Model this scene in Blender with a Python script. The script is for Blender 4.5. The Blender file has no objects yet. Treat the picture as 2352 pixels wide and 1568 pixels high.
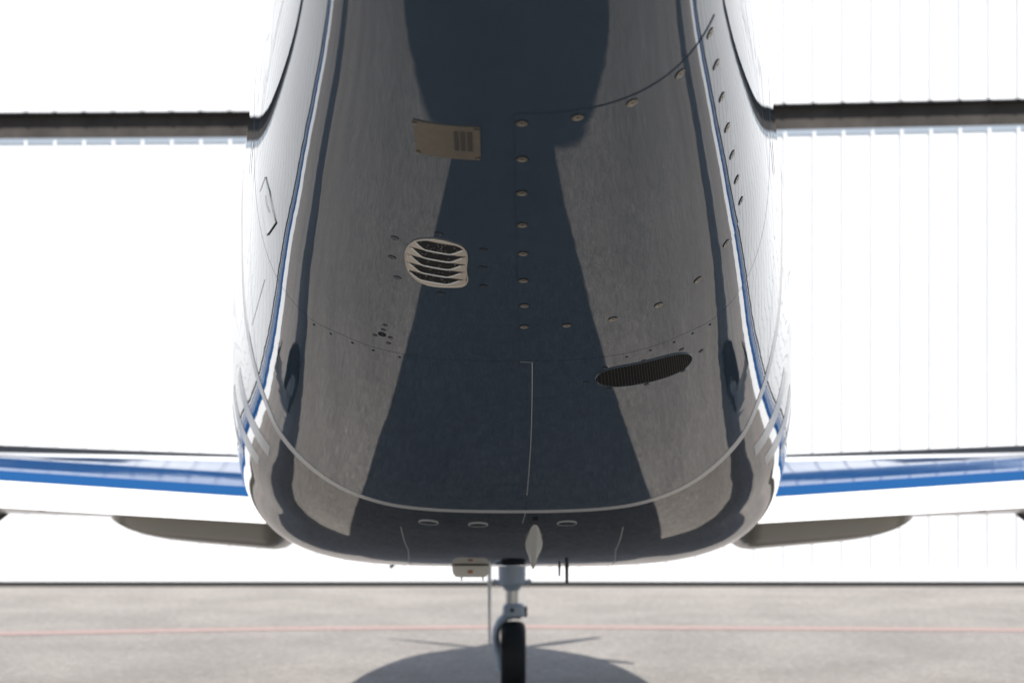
import bpy, bmesh, math, random
from mathutils import Vector, Matrix
R = math.radians
rnd = random.Random(4)
# ------------------------------------------------------------------ camera
scene = bpy.context.scene
C = bpy.data.collections.new('scene'); scene.collection.children.link(C)
CH = 1.64
cam_d = bpy.data.cameras.new('camera'); cam = bpy.data.objects.new('camera', cam_d); C.objects.link(cam)
cam.location = (0, 0, CH); cam.rotation_euler = (R(90), 0, 0)
cam_d.lens = 36*3840/2352; cam_d.sensor_width = 36; cam_d.shift_y = 216/2352
cam_d.clip_start = .05; cam_d.clip_end = 4000
cam_d.dof.use_dof = True; cam_d.dof.focus_distance = 3.7; cam_d.dof.aperture_fstop = 4.6
scene.camera = cam
# ------------------------------------------------------------------ world, sun, exposure
SUN_EL, SUN_AZ = 48, 177.2
w = bpy.data.worlds.new('World'); scene.world = w; w.use_nodes = True
nt = w.node_tree; bg = nt.nodes['Background']
sky = nt.nodes.new('ShaderNodeTexSky'); sky.sky_type = 'NISHITA'; sky.sun_disc = False
sky.sun_elevation = R(SUN_EL); sky.sun_rotation = R(SUN_AZ); sky.air_density = 1; sky.dust_density = .6
nt.links.new(sky.outputs[0], bg.inputs[0]); bg.inputs[1].default_value = .10
sd = bpy.data.lights.new('sun', 'SUN'); sun = bpy.data.objects.new('sun', sd); C.objects.link(sun)
sd.energy = 4.9; sd.angle = R(.55); sd.color = (1, .955, .89)
sun.rotation_euler = Vector((-.044*math.cos(R(SUN_EL)), math.cos(R(SUN_EL)), -math.sin(R(SUN_EL)))).to_track_quat('-Z', 'Y').to_euler()
scene.view_settings.view_transform = 'Standard'; scene.view_settings.look = 'None'
scene.view_settings.gamma = 1; scene.view_settings.use_curve_mapping = False
scene.view_settings.exposure = .55
try:
    scene.cycles.max_bounces = 8; scene.cycles.glossy_bounces = 6; scene.cycles.caustics_reflective = False
except Exception: pass

# ------------------------------------------------------------------ materials
def mat(name, col, rough=.5, metal=0, coat=0, noise=None, bump=None, spec=.5, ior=1.5):
    m = bpy.data.materials.new(name); m.use_nodes = True
    t = m.node_tree; p = t.nodes['Principled BSDF']
    p.inputs['Base Color'].default_value = (*col, 1); p.inputs['Roughness'].default_value = rough
    p.inputs['Metallic'].default_value = metal; p.inputs['Coat Weight'].default_value = coat
    p.inputs['Coat Roughness'].default_value = .02; p.inputs['IOR'].default_value = ior
    geo = t.nodes.new('ShaderNodeNewGeometry')
    if noise:                                   # (scale, amount, second scale)
        n = t.nodes.new('ShaderNodeTexNoise'); n.inputs['Scale'].default_value = noise[0]
        n.inputs['Detail'].default_value = 6; n.inputs['Roughness'].default_value = .65
        t.links.new(geo.outputs['Position'], n.inputs['Vector'])
        mr = t.nodes.new('ShaderNodeMapRange'); a = noise[1]
        mr.inputs[1].default_value = .3; mr.inputs[2].default_value = .7
        mr.inputs[3].default_value = 1-a; mr.inputs[4].default_value = 1+a
        t.links.new(n.outputs[0], mr.inputs[0])
        mx = t.nodes.new('ShaderNodeVectorMath'); mx.operation = 'SCALE'; mx.inputs[0].default_value = col
        t.links.new(mr.outputs[0], mx.inputs['Scale']); t.links.new(mx.outputs[0], p.inputs['Base Color'])
    if bump:                                    # list of (scale, distance)
        prev = None
        for sc, dist in bump:
            n = t.nodes.new('ShaderNodeTexNoise'); n.inputs['Scale'].default_value = sc
            n.inputs['Detail'].default_value = 1.5
            t.links.new(geo.outputs['Position'], n.inputs['Vector'])
            b = t.nodes.new('ShaderNodeBump'); b.inputs['Strength'].default_value = 1; b.inputs['Distance'].default_value = dist
            t.links.new(n.outputs[0], b.inputs['Height'])
            if prev: t.links.new(prev.outputs[0], b.inputs['Normal'])
            prev = b
        t.links.new(prev.outputs[0], p.inputs['Normal'])
    return m

PB = [(2.2, .0012), (7, .00034), (24, .000028)]
M = {
 'navy': mat('navy_gloss_paint', (.038, .057, .080), .02, bump=PB, noise=(5, .06)),
 'dark': mat('charcoal_gloss_paint', (.009, .010, .013), .02, bump=PB),
 'white': mat('white_gloss_paint', (.80, .81, .82), .12),
 'blue': mat('blue_gloss_paint', (.010, .072, .215), .04, bump=[(1.2, .0016), (5, .0003)]),
 'pin': mat('silver_stripe_paint', (.56, .55, .53), .3),
 'inner': mat('dark_gap', (.006, .007, .009), .6),
 'black': mat('black_rubber', (.012, .012, .013), .55),
 'boot': mat('black_boot_rubber', (.007, .008, .010), .6),
 'metal': mat('nickel_screw', (.34, .30, .24), .30, .7),
 'plate': mat('brass_plate', (.17, .145, .11), .45, .3, noise=(60, .12)),
 'plate_slot': mat('plate_slot', (.05, .045, .037), .6),
 'beige': mat('beige_louvre', (.62, .55, .46), .42, .15),
 'rim': mat('bright_lip', (.88, .86, .82), .35, 0),
 'mesh': mat('dark_mesh', (.022, .022, .017), .5, .4),
 'hole': mat('hole_black', (.003, .003, .003), .8),
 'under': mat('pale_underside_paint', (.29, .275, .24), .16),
 'antenna': mat('antenna_cream', (.60, .60, .55), .35),
 'boxm': mat('box_cream', (.62, .58, .53), .4),
 'amber': mat('amber_lens', (.35, .12, .03), .3),
 'gear': mat('gear_grey_paint', (.42, .46, .52), .35),
 'chrome': mat('steel_tube', (.55, .54, .52), .3, .8),
 'tyre': mat('tyre_rubber', (.012, .012, .013), .75),
 'wallm': mat('white_wall_sheet', (.65, .665, .685), .5, noise=(1.4, .02)),
 'flash': mat('pale_flashing', (.24, .28, .33), .4),
 'beam': mat('weathered_beam', (.034, .029, .025), .8, noise=(2.2, .6)),
 'seal': mat('black_seal', (.02, .02, .02), .8),
 'red': mat('faded_red_paint', (.33, .235, .215), .8, noise=(30, .25)),
 'glass': mat('dark_window', (.01, .012, .015), .05),
}
def tarmac():
    m = mat('tarmac', (.3, .29, .27), .85); t = m.node_tree; p = t.nodes['Principled BSDF']
    g = t.nodes.new('ShaderNodeNewGeometry')
    def ns(scale, detail=3):
        n = t.nodes.new('ShaderNodeTexNoise'); n.inputs['Scale'].default_value = scale; n.inputs['Detail'].default_value = detail
        t.links.new(g.outputs['Position'], n.inputs['Vector']); return n
    a, b, c = ns(1.1), ns(14, 4), ns(90, 2)
    v = t.nodes.new('ShaderNodeTexVoronoi'); v.inputs['Scale'].default_value = 45
    t.links.new(g.outputs['Position'], v.inputs['Vector'])
    r1 = t.nodes.new('ShaderNodeValToRGB'); r1.color_ramp.elements[0].position = .3; r1.color_ramp.elements[1].position = .72
    r1.color_ramp.elements[0].color = (.205, .189, .172, 1); r1.color_ramp.elements[1].color = (.282, .260, .238, 1)
    t.links.new(b.outputs[0], r1.inputs[0])
    def mul(x, y, fac=1):
        k = t.nodes.new('ShaderNodeMix'); k.data_type = 'RGBA'; k.blend_type = 'MULTIPLY'; k.inputs[0].default_value = fac
        t.links.new(x, k.inputs[6]); t.links.new(y, k.inputs[7]); return k.outputs[2]
    def ramp(src, lo, hi, p0=.35, p1=.65):
        r = t.nodes.new('ShaderNodeMapRange'); r.inputs[1].default_value = p0; r.inputs[2].default_value = p1
        r.inputs[3].default_value = lo; r.inputs[4].default_value = hi; t.links.new(src, r.inputs[0]); return r.outputs[0]
    o = mul(r1.outputs[0], ramp(a.outputs[0], .9, 1.1)); o = mul(o, ramp(c.outputs[0], .62, 1.38))
    o = mul(o, ramp(v.outputs['Color'], .82, 1.18, 0, 1))
    v2 = t.nodes.new('ShaderNodeTexVoronoi'); v2.inputs['Scale'].default_value = 28
    t.links.new(g.outputs['Position'], v2.inputs['Vector'])
    o = mul(o, ramp(v2.outputs['Distance'], 1.35, 1.0, .08, .26))
    t.links.new(o, p.inputs['Base Color'])
    bp = t.nodes.new('ShaderNodeBump'); bp.inputs['Distance'].default_value = .004; t.links.new(c.outputs[0], bp.inputs['Height'])
    t.links.new(bp.outputs[0], p.inputs['Normal']); return m
M['tarmac'] = tarmac()

# ------------------------------------------------------------------ mesh helpers
def tag(o, label=None, cat=None, group=None, kind=None):
    if label: o['label'] = label
    if cat: o['category'] = cat
    if group: o['group'] = group
    if kind: o['kind'] = kind
    return o
WP = {}
def wpos(o): return WP.get(o.name, Vector((0, 0, 0)))
def link(name, me, parent=None, loc=(0, 0, 0), rot=None):
    o = bpy.data.objects.new(name, me); C.objects.link(o); loc = Vector(loc)
    if parent is not None: o.parent = parent; o.location = loc - wpos(parent)
    else: o.location = loc
    if rot is not None: o.rotation_mode = 'QUATERNION'; o.rotation_quaternion = rot
    WP[o.name] = loc; return o
def mesh(name, vs, fs, m, smooth=True, sharp=35):
    me = bpy.data.meshes.new(name); me.from_pydata([tuple(v) for v in vs], [], fs)
    bm = bmesh.new(); bm.from_mesh(me); bmesh.ops.remove_doubles(bm, verts=bm.verts, dist=1e-6)
    bmesh.ops.recalc_face_normals(bm, faces=bm.faces)
    if smooth:
        for f in bm.faces: f.smooth = True
        for e in bm.edges:
            if len(e.link_faces) == 2 and e.calc_face_angle(0) > R(sharp): e.smooth = False
    bm.to_mesh(me); bm.free()
    for x in (m if isinstance(m, list) else [m]): me.materials.append(x)
    return me
def part(name, vs, fs, m, parent=None, smooth=True, sharp=35):
    vs = [Vector(v) for v in vs]; c = sum(vs, Vector())/len(vs)
    return link(name, mesh(name, [v-c for v in vs], fs, m, smooth, sharp), parent, c)
def merge(*ms):
    V, Fs = [], []
    for v, f in ms:
        k = len(V); V += list(v); Fs += [[i+k for i in q] for q in f]
    return V, Fs
def box(x0, x1, y0, y1, z0, z1):
    v = [(x, y, z) for x in (x0, x1) for y in (y0, y1) for z in (z0, z1)]
    return v, [(0, 1, 3, 2), (4, 6, 7, 5), (0, 4, 5, 1), (2, 3, 7, 6), (0, 2, 6, 4), (1, 5, 7, 3)]
def tube(pts, rad, n=12, cap=True):
    pts = [Vector(p) for p in pts]; V, Fs = [], []
    rs = rad if isinstance(rad, (list, tuple)) else [rad]*len(pts)
    for i, p in enumerate(pts):
        d = (pts[min(i+1, len(pts)-1)]-pts[max(i-1, 0)]).normalized()
        up = Vector((0, 1, 0)) if abs(d.y) < .9 else Vector((1, 0, 0))
        a = d.cross(up).normalized(); b = d.cross(a)
        for k in range(n):
            t = 2*math.pi*k/n; V.append(p+(a*math.cos(t)+b*math.sin(t))*rs[i])
    for i in range(len(pts)-1):
        for k in range(n): Fs.append((i*n+k, i*n+(k+1) % n, (i+1)*n+(k+1) % n, (i+1)*n+k))
    if cap: Fs += [tuple(range(n)), tuple(range((len(pts)-1)*n, len(pts)*n))]
    return V, Fs
def lathe(prof, n=24, axis='z', origin=(0, 0, 0)):
    V, Fs = [], []
    for r, z in prof:
        for k in range(n):
            t = 2*math.pi*k/n; x, y = r*math.cos(t), r*math.sin(t)
            v = (x, y, z) if axis == 'z' else ((z, x, y) if axis == 'x' else (x, z, y))
            V.append(Vector(v)+Vector(origin))
    for i in range(len(prof)-1):
        for k in range(n): Fs.append((i*n+k, i*n+(k+1) % n, (i+1)*n+(k+1) % n, (i+1)*n+k))
    return V, Fs
def grid(rows, closed=False):
    V = [v for r in rows for v in r]; m = len(rows[0]); Fs = []
    for i in range(len(rows)-1):
        for k in range(m if closed else m-1):
            Fs.append((i*m+k, i*m+(k+1) % m, (i+1)*m+(k+1) % m, (i+1)*m+k))
    return V, Fs

# ------------------------------------------------------------------ setting
def structure(name, vs, fs, m, **k):
    return tag(part(name, vs, fs, m, **k), kind='structure')
structure('tarmac_apron', [(-900, -900, 0), (900, -900, 0), (900, 900, 0), (-900, 900, 0)], [(0, 1, 2, 3)], M['tarmac'], smooth=False)
def gpt(x, y):                       # red line vertices on the apron
    return (x, y, .004)
ln = [(-30, 14.6), (-4.2, 13.72), (-2.1, 14.05), (0, 14.22), (4.3, 13.98), (30, 12.6)]
vs = [gpt(x, y) for x, y in ln]+[gpt(x, y+.26) for x, y in ln]; n = len(ln)
structure('red_line', vs, [(i, i+1, n+i+1, n+i) for i in range(n-1)], M['red'], smooth=False)

# hangar
HY_ = 18.2
hangar = bpy.data.objects.new('hangar', None); C.objects.link(hangar); hangar.location = (0, HY_, 0); WP['hangar'] = Vector((0, HY_, 0))
tag(hangar, 'white ribbed metal hangar front with a dark beam gap, behind the airplane', 'hangar')
PW = .3175
def panel_mesh(h):
    r, d, e = .026, .030, .008       # raised rib at the left edge of each sheet
    xs = [(0, 0), (e, -d), (e+r, -d), (2*e+r, 0), (PW*.5, 0), (PW*.5+.012, -.004), (PW*.5+.024, 0), (PW-.0068, 0)]
    v = [(x, y, 0) for x, y in xs]+[(x, y, h) for x, y in xs]; k = len(xs)
    f = [(i, i+1, k+i+1, k+i) for i in range(k-1)]
    v += [(0, .04, 0), (PW-.0068, .04, 0), (0, .04, h), (PW-.0068, .04, h)]
    f += [(0, k, 2*k+2, 2*k), (k-1, 2*k+1, 2*k+3, 2*k-1), (k, 2*k-1, 2*k+3, 2*k+2)]
    return mesh('wall_panel', v, f, M['wallm'], smooth=False)
lo, up = panel_mesh(4.80), panel_mesh(1.5)
tilt = lambda x: .021*x if x > 0 else .006*x            # the gap rises a little to the right
N = 60
for i in range(-N, N):
    x = i*PW+.09
    o = link('wall_panel', lo, hangar, (x, HY_, .075)); o.scale.z = (4.80+tilt(max(-9, min(9, x))))/4.80
    o = link('wall_panel', up, hangar, (x, HY_-.02, 5.185+tilt(x) if abs(x) < 9 else 5.185+tilt(math.copysign(9, x))))
def strip(z0, z1, y0, y1):
    X = [-19.2, -9, 0, 9, 19.2]; V = []; Fs = []
    for x in X:
        t = tilt(max(-9, min(9, x)))
        V += [(x, y0, z0+t), (x, y1, z0+t), (x, y1, z1+t), (x, y0, z1+t)]
    for k in range(4):
        for j in range(4): Fs.append((4*k+j, 4*k+(j+1) % 4, 4*k+4+(j+1) % 4, 4*k+4+j))
    Fs += [(0, 1, 2, 3), (16, 17, 18, 19)]; return V, Fs
part('beam', *strip(4.80, 5.25, HY_+.10, HY_+.25), M['beam'], hangar, smooth=False)
part('flashing', *strip(4.835, 4.90, HY_-.012, HY_+.09), M['flash'], hangar, smooth=False)
part('head_seal', *strip(5.168, 5.184, HY_-.02, HY_+.09), M['black'], hangar, smooth=False)
part('backing_wall', *box(-19.2, 19.2, HY_+.26, HY_+.5, 0, 6.6), M['wallm'], hangar, smooth=False)
part('base_seal', *box(-19.2, 19.2, HY_-.02, HY_+.06, .0, .055), M['seal'], hangar, smooth=False)
part('base_trim', *box(-19.2, 19.2, HY_-.035, HY_+.03, .057, .15), M['wallm'], hangar, smooth=False)
part('roof_edge', *box(-19.5, 19.5, HY_-.15, HY_+12, 6.93, 7.05), M['flash'], hangar, smooth=False)
part('side_wall', *box(-19.4, -19.25, HY_+.0, HY_+12, 0, 6.9), M['wallm'], hangar, smooth=False)
part('side_wall', *box(19.25, 19.4, HY_+.0, HY_+12, 0, 6.9), M['wallm'], hangar, smooth=False)

# ------------------------------------------------------------------ airplane: body surface
def herm(xk, yk, x):
    n = len(xk); x = max(xk[0], min(xk[-1], x))
    d = [(yk[i+1]-yk[i])/(xk[i+1]-xk[i]) for i in range(n-1)]
    m = [d[0]]+[0 if d[i-1]*d[i] <= 0 else 2*d[i-1]*d[i]/(d[i-1]+d[i]) for i in range(1, n-1)]+[d[-1]]
    i = 0
    while i < n-2 and x > xk[i+1]: i += 1
    h = xk[i+1]-xk[i]; t = (x-xk[i])/h
    return (2*t**3-3*t*t+1)*yk[i]+(t**3-2*t*t+t)*h*m[i]+(3*t*t-2*t**3)*yk[i+1]+(t**3-t*t)*h*m[i+1]
KY = [0, 2.0, 2.6, 3.2, 3.73, 4.4, 5.14, 5.8, 6.6, 8.0, 9.4, 10.4, 11.02]
KW = [.0874, .261, .3425, .4637, .5733, .7018, .8436, .9754, 1.0696, 1.1039, .98, .76, .44]
KH = [.2134, .3121, .3172, .4143, .5127, .6625, .7691, .7722, .7521, .754, .72, .58, .40]
KN = [2.874, 2.8038, 2.6642, 3.1258, 3.3582, 3.508, 3.5333, 3.7371, 4.1979, 4.1834, 3.4, 2.6, 2.1]
KK = [.0271, .0243, .0334, .0706, .0744, .0585, .0295, .0244, .0024, .0552, .02, 0, 0]
SL, YS, YL = .29, 4.9888, 2.4504
def zbel(Y):
    a = CH+728/3840*2.6-SL*(min(Y, YS)-2.6); u = max(0, min(Y, YS+YL)-YS)
    z = a-SL*(u-u*u/2/YL)
    if Y > 9.2: z += .12*(Y-9.2)**1.5
    return z
def S(Y, a, off=0.0):
    w, H, n = herm(KY, KW, Y), herm(KY, KH, Y), herm(KY, KN, Y); z0 = zbel(Y)
    s, c = math.sin(a), math.cos(a)
    x = w*math.copysign(abs(s)**(2/n), s)
    if c >= 0: z = z0+H*(1-abs(c)**(2/n))
    else:
        n2 = 2.3; x = w*math.copysign(abs(s)**(2/n2), s); z = z0+H+w*1.0*abs(c)**(2/n2)
    z += herm(KY, KK, Y)*w*((x/w)**2 if c >= 0 else 1)
    p = Vector((x, Y, z))
    return p+nrm(Y, a)*off if off else p
def nrm(Y, a):
    e = 1e-3; a = math.copysign(max(abs(a), 0), a) if a else 0
    du = S(Y+e, a)-S(Y-e, a); dv = S(Y, a+e*3)-S(Y, a-e*3)
    v = dv.cross(du).normalized()
    if math.cos(a) > .05 and v.z > 0: v = -v
    elif math.cos(a) <= .05 and v.x*math.sin(a) < 0: v = -v
    return v
AIR = bpy.data.objects.new('airplane', None); C.objects.link(AIR); AIR.location = (0, 7.4, 0); WP['airplane'] = Vector((0, 7.4, 0))
tag(AIR, 'dark navy glossy airplane seen from below its tail, with blue and white wings', 'airplane')
# angles spaced more densely at the tight side corners
def angles(a0, a1, n):
    return [a0+(a1-a0)*i/n for i in range(n+1)]
def skin(name, y0, y1, a0, a1, ny, na, m, off=0.0, rim=.004, closed=False):
    As = angles(a0, a1, na); f0 = y0 if callable(y0) else (lambda a: y0); f1 = y1 if callable(y1) else (lambda a: y1)
    YAt = lambda i, a: f0(a)+(f1(a)-f0(a))*i/ny
    if closed: As = As[:-1]
    rows = [[S(YAt(i, a), a, off) for a in As] for i in range(ny+1)]
    V, Fs = grid(rows, closed)
    if rim:                                              # turned-in edge so the skin has thickness
        k = len(V); ny1, m1 = ny+1, len(As)
        loop = [(0, j) for j in range(m1)]; loop2 = [(ny1-1, j) for j in range(m1)]
        for lp, cl in ((loop, closed), (loop2, closed)):
            b = len(V)
            for (i, j) in lp: V.append(S(YAt(i, As[j]), As[j], off-rim))
            for q in range(m1 if cl else m1-1):
                i, j = lp[q]; i2, j2 = lp[(q+1) % m1]
                Fs.append((i*m1+j, i2*m1+j2, b+(q+1) % m1, b+q))
        if not closed:
            for jj in (0, m1-1):
                b = len(V)
                for i in range(ny1): V.append(S(YAt(i, As[jj]), As[jj], off-rim))
                for i in range(ny1-1): Fs.append((i*m1+jj, (i+1)*m1+jj, b+i+1, b+i))
    return part(name, V, Fs, m, AIR, sharp=50)
TAU = 2*math.pi
def lin(tab, v):
    for (a, b), (c, d) in zip(tab, tab[1:]):
        if v <= c: return b+(d-b)*max(0, v-a)/(c-a)
    return tab[-1][1]
def tabf(tab):                                # smooth curve through a small table of |angle| -> station
    xs = [q[0] for q in tab]; ys = [q[1] for q in tab]
    return lambda a, d=0: herm(xs, ys, abs(a))+d
JB = tabf([(0, 5.10), (.19, 5.09), (.41, 5.038), (.66, 4.953), (.865, 4.894), (1.04, 4.79), (1.3, 4.70), (3.15, 4.60)])
JA = tabf([(0, 3.728), (.5, 3.731), (.74, 3.765), (1.0, 3.775), (3.15, 3.78)])
JP = tabf([(0, 3.537), (.19, 3.531), (.46, 3.514), (.836, 3.479), (1.0, 3.425), (1.12, 3.36)])
YA = 3.735
def YB(d): return lambda a: JB(a)+d
def YW(k): return lambda a: JB(a)+k*(.0155+.034*min(1, abs(a)/1.25)**2)
def YAf(d): return lambda a: JA(a)+d
G = .0006
skin('tail_skin', -.45, YAf(-G), -math.pi, math.pi, 56, 240, M['navy'], 0, closed=True)
skin('rear_skin', YAf(G), YW(-1.004), -math.pi, math.pi, 30, 240, M['navy'], 0.0003, closed=True)
skin('belly_skin', YW(1.004), 11.0, -math.pi, math.pi, 110, 240, M['dark'], 0.0008, closed=True)
skin('pinstripe_band', YW(-1), YW(1), -math.pi, math.pi, 1, 240, M['pin'], 0.0014, rim=.003, closed=True)
# inner former closes the joints
rows = [[S(-.45+11.45*i/90, -math.pi+TAU*j/96, -.006) for j in range(96)] for i in range(91)]
V, Fs = grid(rows, True); Fs += [tuple(range(96)), tuple(range(90*96, 91*96))]
part('inner_frame', V, Fs, M['inner'], AIR)
for pts in ([(5.205, .925), (5.25, 1.2), (5.27, 1.36)], [(5.46, .995), (5.55, 1.25), (5.57, 1.40)], [(5.74, 1.16), (5.81, 1.32), (5.83, 1.42)]):
    for s in (-1, 1):
        V, Fs = grid([[S(y+d, s*a, .0014) for y, a in [(lin([(q[1], q[0]) for q in pts], pts[0][1]+(pts[-1][1]-pts[0][1])*k/30), pts[0][1]+(pts[-1][1]-pts[0][1])*k/30) for k in range(31)]] for d in (-.062, .062)])
        part('short_stripe', V, Fs, M['pin'], AIR)
# ---- access panel (right half of the tail) with screws
PA = 1.108
ad = [1.172-1.17*((1-k/70)**1.0) for k in range(71)]
skin('access_panel', 2.585, JP, .003, PA, 44, 110, M['navy'], .0016, rim=.0022)
def ribbon(name, pts, wd, off, m, parent=AIR, sub=6):
    P, Nn = [], []
    for i in range(len(pts)-1):
        for k in range(sub):
            t = k/sub; y = pts[i][0]*(1-t)+pts[i+1][0]*t; a = pts[i][1]*(1-t)+pts[i+1][1]*t
            P.append(S(y, a, off)); Nn.append(nrm(y, a))
    P.append(S(*pts[-1], off)); Nn.append(nrm(*pts[-1]))
    V = []
    for i, p in enumerate(P):
        d = (P[min(i+1, len(P)-1)]-P[max(i-1, 0)]).normalized(); s = d.cross(Nn[i]).normalized()*wd/2
        V += [p-s, p+s]
    return part(name, V, [(2*i, 2*i+1, 2*i+3, 2*i+2) for i in range(len(P)-1)], m, parent)
def screw_mesh(rad, mm, flat=False):
    h = .6 if flat else 1
    pr = [(1.0, -1.2), (1.0, .5), (.92, 1.3), (.70, 1.3), (.64, .1), (.56, .1), (.52, 1.0), (.30, .75), (.24, .2)]
    V, Fs = lathe([(r*rad, z*.001*h) for r, z in pr], 22)
    me = mesh('screw', V, Fs, [mm, M['hole']], sharp=25)
    for p_ in me.polygons:
        rr = math.hypot(p_.center.x, p_.center.y)/rad
        if .55 < rr < .63 or .95 < rr: p_.material_index = 1
    k = len(me.vertices)
    bm = bmesh.new(); bm.from_mesh(me)
    # dark cross recess
    vs = [bm.verts.new((rad*.26*math.cos(t*TAU/12), rad*.26*math.sin(t*TAU/12), .00025*h)) for t in range(12)]
    f = bm.faces.new(vs); f.material_index = 1
    for ang in (0, 90):
        c, s = math.cos(R(ang+20)), math.sin(R(ang+20)); l, wd = rad*.42, rad*.055
        q = [bm.verts.new((c*x-s*y, s*x+c*y, .0008*h)) for x, y in ((-l, -wd), (l, -wd), (l, wd), (-l, wd))]
        f = bm.faces.new(q); f.material_index = 1
    bm.to_mesh(me); bm.free(); return me
SC_M = screw_mesh(.0100, M['metal']); SC_P = screw_mesh(.0082, M['navy'], True); SC_S = screw_mesh(.0040, M['metal'])
SC_L = screw_mesh(.0066, M['navy'], True)
def place(me, Y, a, off, parent=AIR, name='screw'):
    nn = nrm(Y, a); q = nn.to_track_quat('Z', 'Y')
    return link(name, me, parent, S(Y, a, off), q @ Vector((0, 0, 1)).rotation_difference(Vector((0, 0, 1))))
for Y, a in [(2.612,.016),(2.735,.015),(2.863,.012),(2.994,.010),(3.122,.009),(3.254,.008),(3.386,.008),(3.506,.007),(2.605,.2),(2.605,.459),(2.61,.764),
             (2.607,1.04),(2.727,1.072),(2.855,1.078),(2.983,1.073),(3.107,1.068),(3.231,1.071),(3.35,1.078),(3.425,.891),(3.468,.658),(3.489,.426),(3.499,.226),(3.506,.082)]:
    place(SC_M, Y, a, .0021)
# ---- placard
V, Fs = [], []
pl = [(2.638, -.351), (2.63, -.077), (2.741, -.069), (2.746, -.318)]
def bil(u, v, q=pl):
    y = (q[0][0]*(1-u)+q[1][0]*u)*(1-v)+(q[3][0]*(1-u)+q[2][0]*u)*v
    a = (q[0][1]*(1-u)+q[1][1]*u)*(1-v)+(q[3][1]*(1-u)+q[2][1]*u)*v
    return y, a
def patch(name, q, off, m, parent=AIR, n=10, rim=.002):
    rows = [[S(*bil(i/n, j/n, q), off) for i in range(n+1)] for j in range(n+1)]
    V, Fs = grid(rows)
    edge = [(i, 0) for i in range(n)]+[(n, j) for j in range(n)]+[(i, n) for i in range(n, 0, -1)]+[(0, j) for j in range(n, 0, -1)]
    b = len(V); L = len(edge)
    for (i, j) in edge: V.append(S(*bil(i/n, j/n, q), off-rim))
    for k in range(L):
        i, j = edge[k]; i2, j2 = edge[(k+1) % L]
        Fs.append((j*(n+1)+i, j2*(n+1)+i2, b+(k+1) % L, b+k))
    return part(name, V, Fs, m, parent, sharp=40)
pc = patch('data_plate', pl, .0022, M['plate'])
for k in range(3):
    u0 = .655+k*.092
    q = [bil(u0, .13), bil(u0+.066, .13), bil(u0+.066, .72), bil(u0, .72)]
    patch('plate_slot', q, .0028, M['plate_slot'], pc, 4, .0004)
for u, v in ((.03, .06), (.965, .06), (.97, .94), (.04, .94)): place(SC_S, *bil(u, v), .0024, pc, 'rivet')
# ---- louvred vent
vo = [(3.146,-.291),(3.099,-.263),(3.080,-.215),(3.076,-.167),(3.085,-.122),(3.099,-.088),(3.138,-.071),(3.212,-.073),(3.264,-.064),(3.292,-.074),(3.299,-.104),(3.304,-.15),(3.301,-.19),(3.282,-.232),(3.247,-.265),(3.2,-.284)]
def smooth_loop(pts, it=2):
    for _ in range(it):
        o = []
        for i in range(len(pts)):
            p, q = pts[i], pts[(i+1) % len(pts)]
            o += [tuple(.75*x+.25*y for x, y in zip(p, q)), tuple(.25*x+.75*y for x, y in zip(p, q))]
        pts = o
    return pts
def loop_patch(name, pts, off, m, parent=AIR, rim=.003, inset=0, rings=3):
    cy = sum(p[0] for p in pts)/len(pts); ca = sum(p[1] for p in pts)/len(pts); n = len(pts); V = []; Fs = []
    V += [S(y, a, off-rim) for y, a in pts]
    for r in range(rings):
        t = 1-r/rings-(.03 if r == 0 else 0)*0
        V += [S(cy+(y-cy)*t, ca+(a-ca)*t, off) for y, a in pts]
    for r in range(rings):
        for k in range(n): Fs.append((r*n+k, r*n+(k+1) % n, (r+1)*n+(k+1) % n, (r+1)*n+k))
    V.append(S(cy, ca, off)); b = rings*n
    for k in range(n): Fs.append((b+k, b+(k+1) % n, len(V)-1))
    return part(name, V, Fs, m, parent)
vl = smooth_loop(vo)
vent = loop_patch('louvre_vent', vl, .0006, M['hole'])
vcy, vca = 3.19, -.174
def vin(y, a):                                # inside test of the vent outline
    c = False; n = len(vl)
    for i in range(n):
        y1, a1 = vl[i]; y2, a2 = vl[i-1]
        if (a1 > a) != (a2 > a) and y < (y2-y1)*(a-a1)/(a2-a1)+y1: c = not c
    return c
def vspan(y):
    xs = [a for a in [-.33+.002*k for k in range(140)] if vin(y, a)]
    return (min(xs), max(xs)) if xs else None
def vcol(a):                                  # front and rear edge of the outline at this angle
    ys = [y for y in [3.06+.0015*k for k in range(170)] if vin(y, a)]
    return (min(ys), max(ys)) if ys else None
A0, A1 = -.2900, -.0640
# cream frame ring
rin = []; n = len(vl)
V = []; 
for y, a in vl: V.append(S(y, a, .0004))
for y, a in vl: V.append(S(vcy+(y-vcy)*.995, vca+(a-vca)*.99, .0030))
for y, a in vl: V.append(S(vcy+(y-vcy)*.975, vca+(a-vca)*.975, .0030))
for y, a in vl: V.append(S(vcy+(y-vcy)*.97, vca+(a-vca)*.965, .0008))
Fs = [(r*n+k, r*n+(k+1) % n, (r+1)*n+(k+1) % n, (r+1)*n+k) for r in range(3) for k in range(n)]
part('vent_frame', V, Fs, M['beige'], vent, sharp=50)
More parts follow.
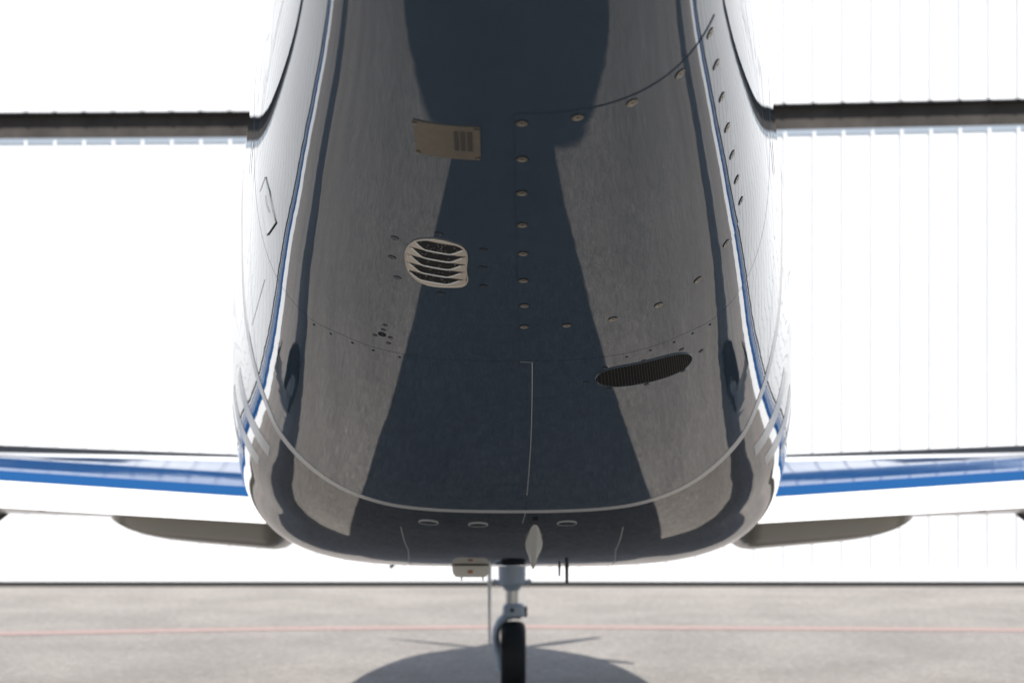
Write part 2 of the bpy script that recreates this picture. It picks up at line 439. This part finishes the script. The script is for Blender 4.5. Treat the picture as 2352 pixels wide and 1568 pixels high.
# louvre blades: wide at the ends, narrow and scooped in the middle
SK = .018                                      # the slots slope with the vent
for b in range(6):
    yl = 3.100+b*.0372; rows = []
    for k in range(41):
        u = k/40; a = A0+.002+(A1-A0-.004)*u; c = vcol(a)
        if c is None: continue
        base = yl+SK*(u-.5)
        sc = min(1, max(0, (u-.045)/.33)); sc2 = min(1, max(0, (.975-u)/.26)); s_ = min(sc, sc2); s_ = s_*s_*(3-2*s_)
        if b == 0: lo_, hi_ = 3.06, base-.010
        else:
            hi_ = base-.0012; lo_ = base-.0365+.0335*s_
            if b == 5: hi_ = base+.02
        lo_ = max(c[0]+.003, min(c[1]-.003, lo_)); hi_ = max(c[0]+.003, min(c[1]-.003, hi_))
        if hi_-lo_ < .0005: hi_ = lo_+.0005
        rows.append([S(lo_, a, .0008), S(lo_, a, .0016), S(lo_+(hi_-lo_)*.3, a, .0020), S(hi_, a, .0015), S(hi_, a, .0008)])
    V, Fs = grid(rows); bl = part('louvre', V, Fs, M['beige'], vent, sharp=40)
    if b:
        pts = [x[1] for x in rows[4:-3]]
        part('blade_lip', *tube(pts, .0012, 6), M['rim'], vent)
# perforated grille behind the blades
V, Fs = [], []
for iy in range(22):
    for ia in range(16):
        y = 3.10+iy*.0088; a = A0+.02+ia*.0127+(.004 if iy % 2 else 0)
        if vin(y, a) and rnd.random() < .32:
            p = S(y, a, .0009); k = len(V); d = .0011+.0006*rnd.random()
            V += [p+Vector((-d, -d*1.6, 0)), p+Vector((d, -d*1.6, 0)), p+Vector((d, d*1.6, 0)), p+Vector((-d, d*1.6, 0))]; Fs.append((k, k+1, k+2, k+3))
tag(part('grille_studs', V, Fs, M['rim'], vent, smooth=False), kind='stuff')
for Y, a in [(3.111,-.342),(3.204,-.34),(3.297,-.304),(3.053,-.171),(3.111,-.039),(3.196,-.037),(3.289,-.033),(3.34,-.137)]:
    place(SC_P, Y, a, .0006)
# ---- oval mesh vent
ov = smooth_loop([(3.867,.145),(3.824,.165),(3.809,.218),(3.814,.320),(3.820,.410),(3.834,.475),(3.867,.538),(3.91,.565),(3.944,.550),(3.970,.499),(3.970,.416),(3.960,.310),(3.952,.234),(3.937,.183),(3.906,.151)])
oval = loop_patch('oval_vent', ov, .0012, M['hole'], rings=4, rim=.001)
n = len(ov); oc = (3.89, .355); V = []
for s1, s2, of in ((1.03, 1.015, .0006), (1.02, 1.01, .0026), (1.0, 1.0, .0030), (.985, .992, .0014)):
    V += [S(oc[0]+(y-oc[0])*s1, oc[1]+(a-oc[1])*s2, of) for y, a in ov]
part('vent_rim', V, [(r*n+k, r*n+(k+1) % n, (r+1)*n+(k+1) % n, (r+1)*n+k) for r in range(3) for k in range(n)], M['navy'], oval, sharp=60)
def oin(y, a):
    c = False
    for i in range(n):
        y1, a1 = ov[i]; y2, a2 = ov[i-1]
        if (a1 > a) != (a2 > a) and y < (y2-y1)*(a-a1)/(a2-a1)+y1: c = not c
    return c
WV = []
a = .14
while a < .58:
    seg = [y for y in [3.80+.004*k for k in range(46)] if oin(y, a)]
    if len(seg) > 2: WV.append(tube([S(y, a, .0024) for y in (seg[0], (seg[0]+seg[-1])/2, seg[-1])], .0005, 4, False))
    a += .0115
y = 3.80
while y < 3.975:
    seg = [q for q in [.14+.004*k for k in range(110)] if oin(y, q)]
    if len(seg) > 3: WV.append(tube([S(y, q, .0021) for q in seg[::4]+[seg[-1]]], .0005, 4, False))
    y += .0085
tag(part('wire_mesh', *merge(*WV), M['mesh'], oval), kind='stuff')
for Y, a in [(3.828,.511),(3.913,.619),(3.810,.326),(3.803,.179),(3.89,.118),(3.956,.183),(3.981,.326),(3.981,.505)]:
    place(SC_L, Y, a, .0010)
# ---- small drain and its screws
dr = lathe([(.0095, -.001), (.0090, .0012), (.0066, .0014), (.0060, -.001), (.0001, -.001)], 16)
place(mesh('drain_port', *dr, [M['hole']]), 3.634, -.332, .0005, name='drain_port')
SC_T = screw_mesh(.0058, M['navy'], True)
for Y, a in [(3.606,-.330),(3.654,-.362),(3.642,-.296),(3.575,-.325),(3.68,-.30)]: place(SC_T, Y, a, .0006)
# small fasteners scattered along the frame joint
SC_F = screw_mesh(.0032, M['navy'], True)
for s in (-1, 1):
    for k in range(5):
        a = .24+.11*k+.02*rnd.random(); place(SC_F, JA(a)+.022+.005*rnd.random(), s*a, .0009, name='rivet')
# ---- thin seams
ribbon('skin_seam', [(3.73, .003), (3.733, .014), (4.15, .011), (4.6, .008), (4.9, .006)], .0018, .0012, M['pin'])
ribbon('skin_seam', [(4.9, .006), (5.08, .005)], .0010, .0012, M['inner'])
ribbon('skin_seam', [(5.10, .005), (5.26, .003)], .0016, .0012, M['pin'])
for s in (-1, 1):
    ribbon('side_seam', [(2.6, s*1.52), (3.3, s*1.53), (3.9, s*1.48), (4.13, s*1.42), (4.38, s*1.28), (4.66, s*1.137), (4.8, s*1.08)], .0014, .0012, M['inner'], sub=12)
    ribbon('door_seam', [(5.38, s*.195), (5.84, s*.155), (6.54, s*.12)], .0030, .0013, M['pin'])
ribbon('door_seam', [(5.385, -.195), (5.385, .195)], .0016, .0012, M['inner'], sub=20)
ribbon('skin_seam', [(3.952, -1.147), (4.522, -1.243)], .0014, .0012, M['inner'], sub=12)
# ---- side hatch
hl = [(3.487, -1.318), (3.471, -1.239), (3.514, -1.113), (3.677, -1.182), (3.642, -1.357)]
hatch = loop_patch('side_hatch', hl, .0012, M['navy'], rim=.0014, rings=2)
ribbon('hatch_seam', [hl[0], hl[1], hl[2]], .0034, .0020, M['hole'], hatch)
ribbon('hatch_seam', [hl[2], hl[3]], .0030, .0020, M['hole'], hatch)
ribbon('hatch_seam', [hl[3], hl[4], hl[0]], .0014, .0020, M['hole'], hatch)
ribbon('hatch_latch', [(3.541, -1.275), (3.557, -1.243), (3.545, -1.195)], .0040, .0022, M['hole'], hatch)
# ---- side windows slots on both flanks
for s in (-1, 1):
    ribbon('side_slot', [(3.85, s*1.56), (4.02, s*1.54)], .010, .0024, M['hole'], sub=10)
# ---- flush drain discs
DC = mesh('drain_disc', *lathe([(.030, -.001), (.030, .0014), (.0285, .0020), (.0265, .0012), (.010, .0012), (.0001, .0012)], 28), M['dark'], sharp=20)
rg = mesh('disc_ring', *lathe([(.0312, -.001), (.0312, .0026), (.0296, .0026), (.0296, -.001)], 28), M['pin'])
for Y, a in ((5.27, -.12), (5.282, -.024), (5.267, .057)):
    o = place(DC, Y, a, .001, name='drain_disc'); link('disc_ring', rg, o, WP[o.name]).rotation_euler = (0, 0, 0)
# ---- blade antenna
rows = []
nT = 26
for i in range(nT+1):
    t = i/nT; Y = 5.235+.56*t
    yi = 1194+t*113; z = CH-(yi-1000)/3840*Y; zt = zbel(Y)+.004
    hw = (.0075+.021*min(1, max(0, (t-.10)/.42))**.9) if t < .56 else .0285*max(.02, 1-((t-.56)/.46)**2.2)
    rg_ = min(.0085, hw*.6)
    z = min(z, zt-.004)
    rows.append([Vector((.073+x, Y, q)) for x, q in ((-hw*.8, zt), (-hw, z+(zt-z)*.45), (-rg_, z), (rg_, z), (hw, z+(zt-z)*.45), (hw*.8, zt))])
V, Fs = grid(rows); Fs += [(0, 1, 2, 3, 4, 5), tuple(range(nT*6, nT*6+6))]
ant = part('blade_antenna', V, Fs, M['antenna'], AIR, sharp=22)
part('antenna_band', *box(.0645, .0815, 5.222, 5.236, zbel(5.23)-.012, zbel(5.23)+.004), M['black'], ant)
# ---- belly light box
BX, BY = -.160, 6.50
def superbox(x, hw, y0, y1, zs):               # rounded box lofted over heights
    V, Fs = [], []; n = 28
    for z, s in zs:
        for k in range(n):
            t = TAU*k/n; c, q = math.cos(t), math.sin(t)
            V.append((x+hw*s*math.copysign(abs(c)**.45, c), (y0+y1)/2+(y1-y0)/2*s*math.copysign(abs(q)**.45, q), z))
    for i in range(len(zs)-1):
        for k in range(n): Fs.append((i*n+k, i*n+(k+1) % n, (i+1)*n+(k+1) % n, (i+1)*n+k))
    Fs += [tuple(range(n)), tuple(range((len(zs)-1)*n, len(zs)*n))]; return V, Fs
zz = lambda y: CH-(y-1000)/3840*6.42
bx = part('belly_box', *superbox(BX, .073, BY-.07, BY+.09, [(zz(1298.5), .97), (zz(1300), 1.0), (zz(1312), .99), (zz(1320), .94), (zz(1326), .82)]), M['boxm'], AIR)
part('gasket', *superbox(BX, .072, BY-.07, BY+.09, [(zz(1293.5), .96), (zz(1298.4), .96)]), M['black'], bx)
part('lens', *box(BX-.010, BX+.009, BY-.0735, BY-.05, zz(1316), zz(1309)), M['amber'], bx)
for x in (-.036, .047): part('box_pin', *tube([(BX+x, BY, zz(1322)), (BX+x, BY, zz(1336))], .004, 8), M['chrome'], bx)
# ---- stub antennas
def stub(x, Y, y1, r, m=M['black'], top=1290):
    zt = zbel(Y)+.01; part('stub_antenna', *tube([(x, Y, zt), (x, Y, zt-.03), (x, Y, CH-(y1-1000)/3840*Y)], [r*1.3, r, r*.9], 10), m, AIR)
stub(.215, 6.55, 1336, .0068); stub(.187, 6.6, 1322, .0045)

# ------------------------------------------------------------------ wings
WPR = [(8.1, 1198, 1165), (8.105, 1195, 1162), (8.24, 1140, 1103), (8.243, 1139, 1102), (8.249, 1137.8, 1100.9), (8.353, 1118.0, 1081.4), (8.359, 1116.8, 1080.3), (8.365, 1116.2, 1079.7), (8.421, 1110.0, 1073.8), (8.427, 1109.4, 1073.2), (8.433, 1108.8, 1072.7), (8.693, 1086.4, 1051.3), (8.699, 1085.9, 1050.8), (8.9, 1077, 1049), (9.08, 1068, 1047), (9.22, 1060, 1045), (9.224, 1059.7, 1044.7), (9.36, 1050, 1038), (9.45, 1043.5, 1023), (9.5, 1045, 1022), (9.51, 1060, 1040), (9.46, 1090, 1070), (9.2, 1150, 1128), (8.8, 1197, 1178), (8.3, 1201, 1171)]
def wing(s):
    def st(X):
        o = []
        for Y, a, b in WPR:                     # section heights follow two straight spanwise lines
            xa, xb = 616/3840*Y, 1176/3840*Y; za, zb_ = CH-(a-1000)/3840*Y, CH-(b-1000)/3840*Y
            o.append(Vector((s*X, Y, za+(zb_-za)*(X-xa)/(xb-xa))))
        return o
    xs = [.9, 1.0, 1.2, 1.5, 1.8, 2.2, 2.6, 3.2, 4.2, 5.6, 7.6]
    R_ = [st(X) for X in xs]
    def sub(i0, i1): return [[r[i] for i in range(i0, i1+1)] for r in R_]
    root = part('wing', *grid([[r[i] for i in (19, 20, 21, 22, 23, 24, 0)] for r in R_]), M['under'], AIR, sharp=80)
    part('flap', *grid(sub(0, 2)), M['white'], root, sharp=80)
    part('wing_top', *grid(sub(3, 15)), M['blue'], root, sharp=80)
    part('leading_edge', *grid(sub(16, 17)), M['white'], root, sharp=80)
    part('deice_boot', *grid(sub(17, 20)), M['boot'], root, sharp=80)
    part('wing_tip', R_[-1], [tuple(range(len(R_[-1])))], M['white'], root, smooth=False)
    rows = []
    for i in range(29):
        t = i/28; X = 1.13+.91*t
        e = 1
        if t > .4: e = max(.02, 1-((t-.4)/.6)**4)**.75
        if t < .1: e = (max(.05, 1-((.1-t)/.1)**2))**.5
        Yc = 8.9; zt = CH-196/3840*8.4+(X-1.35)*.060
        dep = .128*e*(1-.22*max(0, t-.1))
        rows.append([Vector((s*X, Yc-.68*math.cos(math.pi*j/16)*(.55+.45*e), zt-.03-dep*math.sin(math.pi*j/16)**.7+(.05 if j in (0, 16) else 0))) for j in range(17)])
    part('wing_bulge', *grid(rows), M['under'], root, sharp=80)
    for X in (2.3, 3.0, 3.8):
        zt = st(X)[0].z
        part('flap_fairing', *superbox(s*X, .018, 8.13, 8.5, [(zt-.004, 1), (zt-.014, .8), (zt-.02, .3)]), M['under'], root)
    return root
wing(-1); wing(1)

# ------------------------------------------------------------------ main wheels
def wheel(name, x, Y, r, hw, parent):
    pr = [(r*.52, -hw*.7), (r*.80, -hw*.98), (r*.93, -hw*.85), (r*.985, -hw*.55), (r, -hw*.2), (r, hw*.2), (r*.985, hw*.55), (r*.93, hw*.85), (r*.80, hw*.98), (r*.52, hw*.7)]
    o = part(name, *lathe(pr, 40, 'x', (x, Y, r)), M['tyre'], parent, sharp=60)
    part('rim', *lathe([(r*.52, -hw*.7), (r*.48, -hw*.5), (r*.2, -hw*.4), (.001, -hw*.6), (.001, hw*.6), (r*.2, hw*.4), (r*.48, hw*.5), (r*.52, hw*.7)], 28, 'x', (x, Y, r)), M['gear'], o)
    return o
for s in (-1, 1):
    g = part('main_gear_leg', *tube([(s*3.15, 9.5, 1.42), (s*3.15, 9.8, .55)], .05, 14), M['gear'], AIR)
    part('trailing_arm', *tube([(s*3.15, 9.8, .55), (s*3.15, 9.9, .27)], [.05, .04], 12), M['gear'], g)
    part('side_brace', *tube([(s*2.66, 8.9, 1.26), (s*3.1, 9.35, 1.0)], .018, 10), M['black'], g)
    wheel('main_wheel', s*3.33, 9.9, .27, .105, AIR)
# ------------------------------------------------------------------ nose gear
NY = 10.8; K = NY/3840
X_ = lambda x: (x-1176)*K
Z_ = lambda y: CH-(y-1000)*K
leg = part('nose_gear_leg', *tube([(0, NY, 1.35), (0, NY, Z_(1392))], [.042, .042], 20), M['chrome'], AIR)
part('strut_housing', *tube([(.0, NY, 1.3), (.0, NY, Z_(1318)), (.0, NY, Z_(1338)), (0, NY, Z_(1350)), (0, NY, Z_(1355))], [.095, .09, .085, .055, .045], 20), M['gear'], leg)
for s in (-1, 1):
    part('housing_lug', *tube([(0, NY, Z_(1330)), (s*.095, NY, Z_(1338)), (s*.12, NY, Z_(1330))], [.03, .02, .012], 8), M['gear'], leg)
part('torque_clamp', *superbox(X_(1180), .075, NY-.09, NY+.09, [(Z_(1384), .75), (Z_(1390), .95), (Z_(1410), 1.0), (Z_(1414), .9)]), M['gear'], leg)
part('steering_pin', *tube([(X_(1176), NY-.10, Z_(1397)), (X_(1176), NY-.07, Z_(1397))], .014, 12), M['black'], leg)
part('tow_fitting', *merge(box(X_(1195), X_(1211), NY-.05, NY+.0, Z_(1402), Z_(1391)), box(X_(1204), X_(1211), NY-.05, NY, Z_(1414), Z_(1402))), M['black'], leg)
arm = [(1196, 1409), (1178, 1409), (1163, 1414), (1150, 1424), (1141, 1440), (1138, 1460), (1141, 1482), (1147, 1502), (1150, 1525), (1150, 1545)]
arm3 = []
for i in range(len(arm)-1):
    for k in range(3):
        t = k/3; arm3.append((X_(arm[i][0]*(1-t)+arm[i+1][0]*t), NY, Z_(arm[i][1]*(1-t)+arm[i+1][1]*t)))
V, Fs = tube(arm3, [.034-.008*min(1, i/14) for i in range(len(arm3))], 12)
V = [Vector((v[0], NY+(v[1]-NY)*2.2, v[2])) for v in V]
part('wheel_fork', V, Fs, M['gear'], leg)
part('axle', *tube([(X_(1144), NY, .225), (X_(1180), NY, .225)], .022, 10), M['chrome'], leg)
wheel('nose_wheel', X_(1179), NY, .222, .082, AIR)
# nose gear door hanging edge-on
V, Fs = box(X_(1120.5), X_(1133.5), NY-.55, NY-.10, Z_(1478), 1.3)
V = [(x if z > 1 else x-.006+(-.010 if x > X_(1127) else .018), y, z) for x, y, z in V]
part('gear_door', V, Fs, M['white'], AIR, smooth=False)
# ------------------------------------------------------------------ spinner and propeller
SPY, SPZ = 11.30, 1.66
sp = part('spinner', *lathe([(.25, -.32), (.25, 0), (.235, .1), (.19, .25), (.12, .38), (.05, .46), (.001, .49)], 28, 'y', (0, SPY, SPZ)), M['chrome'], AIR)
for q in range(4):
    an = R(45+90*q+3); rows = []
    for i in range(15):
        t = i/14; r = .15+1.08*t; c = .085*(1-.55*abs(t-.45)**1.3*2.2) if t < .97 else .03; tw = R(84-16*t)
        row = []
        for cx_, th in ((-1, .002), (-.4, .03), (.4, .034), (1, .002), (.4, -.02), (-.4, -.02)):
            u, v = cx_*c, th*(1-t*.7)
            dx, dy = u*math.cos(tw)-v*math.sin(tw), u*math.sin(tw)+v*math.cos(tw)
            row.append(Vector((r*math.cos(an)-dx*math.sin(an), SPY+dy, SPZ+r*math.sin(an)+dx*math.cos(an))))
        rows.append(row)
    V, Fs = grid(rows, True); Fs.append(tuple(range(14*6, 15*6)))
    part('propeller_blade', V, Fs, M['black'], sp)
# ------------------------------------------------------------------ tail surfaces above and behind the viewpoint
def slab(name, prof_rows, m, parent):
    V, Fs = grid(prof_rows, True); k = len(prof_rows[0])
    Fs += [tuple(range(k)), tuple(range((len(prof_rows)-1)*k, len(prof_rows)*k))]
    return part(name, V, Fs, m, parent)
def foil(y0, y1, t): return [(y0, 0), (y0+(y1-y0)*.35, t*.8), (y0+(y1-y0)*.75, t), (y1-.03, t*.5), (y1, 0), (y1-.03, -t*.5), (y0+(y1-y0)*.75, -t), (y0+(y1-y0)*.35, -t*.8)]
slab('tail_fin', [[Vector((x, y, z)) for y, x in foil(y0, y1, t)] for z, y0, y1, t in ((2.85, -.7, 1.5, .07), (3.6, -.75, 1.2, .07), (4.36, -.8, 1.0, .06))], M['navy'], AIR)
slab('tail_plane', [[Vector((x, y, 4.4+t_)) for y, t_ in foil(y0, y1, .06)] for x, y0, y1 in ((-1.46, -.8, .96), (-1.40, -.9, 1.02), (-.7, -.95, 1.09), (0, -1.0, 1.05), (.8, -.95, 1.10), (1.40, -.9, .96), (1.46, -.8, .88))], M['white'], AIR)  # out of view; narrowed and placed so its shadow darkens the belly reflection
